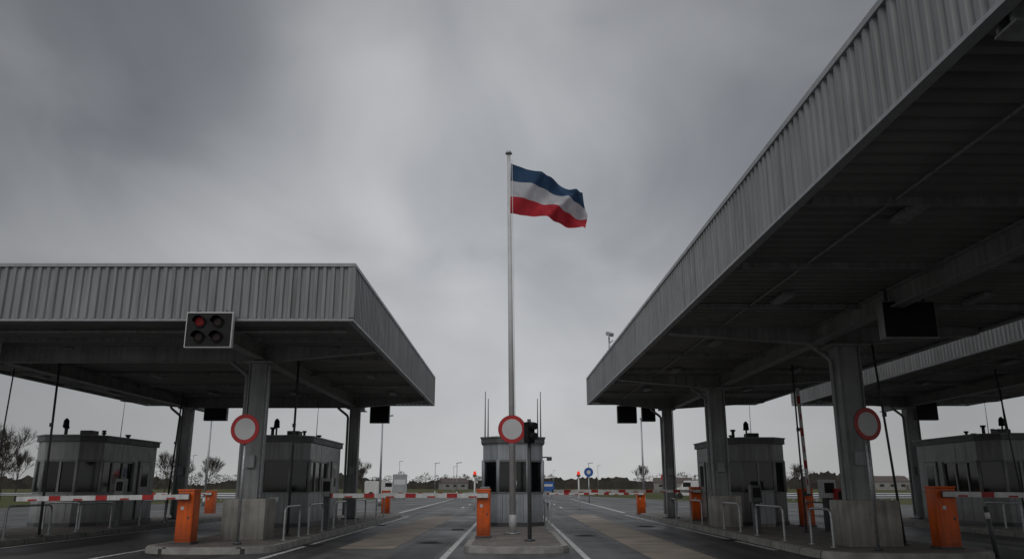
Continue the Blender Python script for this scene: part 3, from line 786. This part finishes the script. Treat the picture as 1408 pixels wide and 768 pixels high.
obj('hills', hv, hf, mat('far_hills', (0.13, 0.145, 0.155), 1.0, 0, 0.2, 0.01, spec=0), smooth=True)

# ------------------------------------------------------------------ sky
w = bpy.data.worlds.new('World'); scene.world = w; w.use_nodes = True
nt = w.node_tree; bg = nt.nodes['Background']
sky = nt.nodes.new('ShaderNodeTexSky'); sky.sky_type = 'NISHITA'; sky.sun_disc = False
EL, ROT = math.radians(38), math.radians(200)
sky.sun_elevation = EL; sky.sun_rotation = ROT
tc = nt.nodes.new('ShaderNodeTexCoord'); sp = nt.nodes.new('ShaderNodeSeparateXYZ'); nt.links.new(tc.outputs['Generated'], sp.inputs[0])
zz = math_n(nt, 'MAXIMUM', sp.outputs[2], 0.0)
den = math_n(nt, 'ADD', zz, 0.26)
cx = math_n(nt, 'DIVIDE', sp.outputs[0], den); cy = math_n(nt, 'DIVIDE', sp.outputs[1], den)
cb = nt.nodes.new('ShaderNodeCombineXYZ'); nt.links.new(cx, cb.inputs[0]); nt.links.new(cy, cb.inputs[1]); cb.inputs[2].default_value = 3.7
n1 = noise(nt, scaled(nt, cb.outputs[0], (1.0, 0.7, 1)), 1.0, 2, 0.4, 0.6)
n2 = noise(nt, scaled(nt, cb.outputs[0], (1.3, 0.8, 1)), 2.4, 4, 0.45, 0.5)
f = math_n(nt, 'ADD', math_n(nt, 'MULTIPLY', n1, 0.68), math_n(nt, 'MULTIPLY', n2, 0.32))
c = ramp(nt, f, [(0.36, (0.22, 0.236, 0.258)), (0.45, (0.29, 0.305, 0.327)), (0.54, (0.41, 0.422, 0.442)), (0.66, (0.58, 0.588, 0.605))])
hz = ramp(nt, zz, [(0.0, (0.85,) * 3), (0.14, (0.6,) * 3), (0.36, (0.0,) * 3)])
c = mixc(nt, hz, c, (0.54, 0.543, 0.55))
# thinner cloud ahead (towards +Y), heavier cloud to both sides
ax = math_n(nt, 'ABSOLUTE', math_n(nt, 'ADD', sp.outputs[0], 0.03))
side = ramp(nt, ax, [(0.03, (1.0,) * 3), (0.5, (0.60,) * 3), (1.0, (0.9,) * 3)])
c = mixc(nt, 1.0, c, side, 'MULTIPLY')
zen = ramp(nt, zz, [(0.30, (0.53,) * 3), (0.56, (0.42,) * 3), (0.95, (1, 1, 1))])
c = mixc(nt, 1.0, c, zen, 'MULTIPLY')
fin = mixc(nt, 0.96, sky.outputs[0], scaled(nt, c, (20, 20, 20)))
nt.links.new(fin, bg.inputs[0]); bg.inputs[1].default_value = 0.1

sl = bpy.data.lights.new('sun', 'SUN'); sl.energy = 0.6; sl.angle = math.radians(40); sl.color = (1, 0.97, 0.93)
so = bpy.data.objects.new('sun', sl); col.objects.link(so)
sd = Vector((math.sin(ROT) * math.cos(EL), math.cos(ROT) * math.cos(EL), math.sin(EL)))
so.rotation_euler = sd.to_track_quat('Z', 'Y').to_euler(); so.location = (0, 0, 60)

# ------------------------------------------------------------------ camera
cam = bpy.data.cameras.new('camera'); cam.sensor_width = 36; cam.lens = 36 * 1100 / 1408; cam.clip_end = 6000; cam.clip_start = 0.1
co = bpy.data.objects.new('camera', cam); co.location = (0, 0, 1.4); co.rotation_euler = (math.radians(90 + 14.477), 0, 0)
col.objects.link(co); scene.camera = co
scene.view_settings.view_transform = 'Standard'; scene.view_settings.look = 'None'; scene.view_settings.exposure = 0
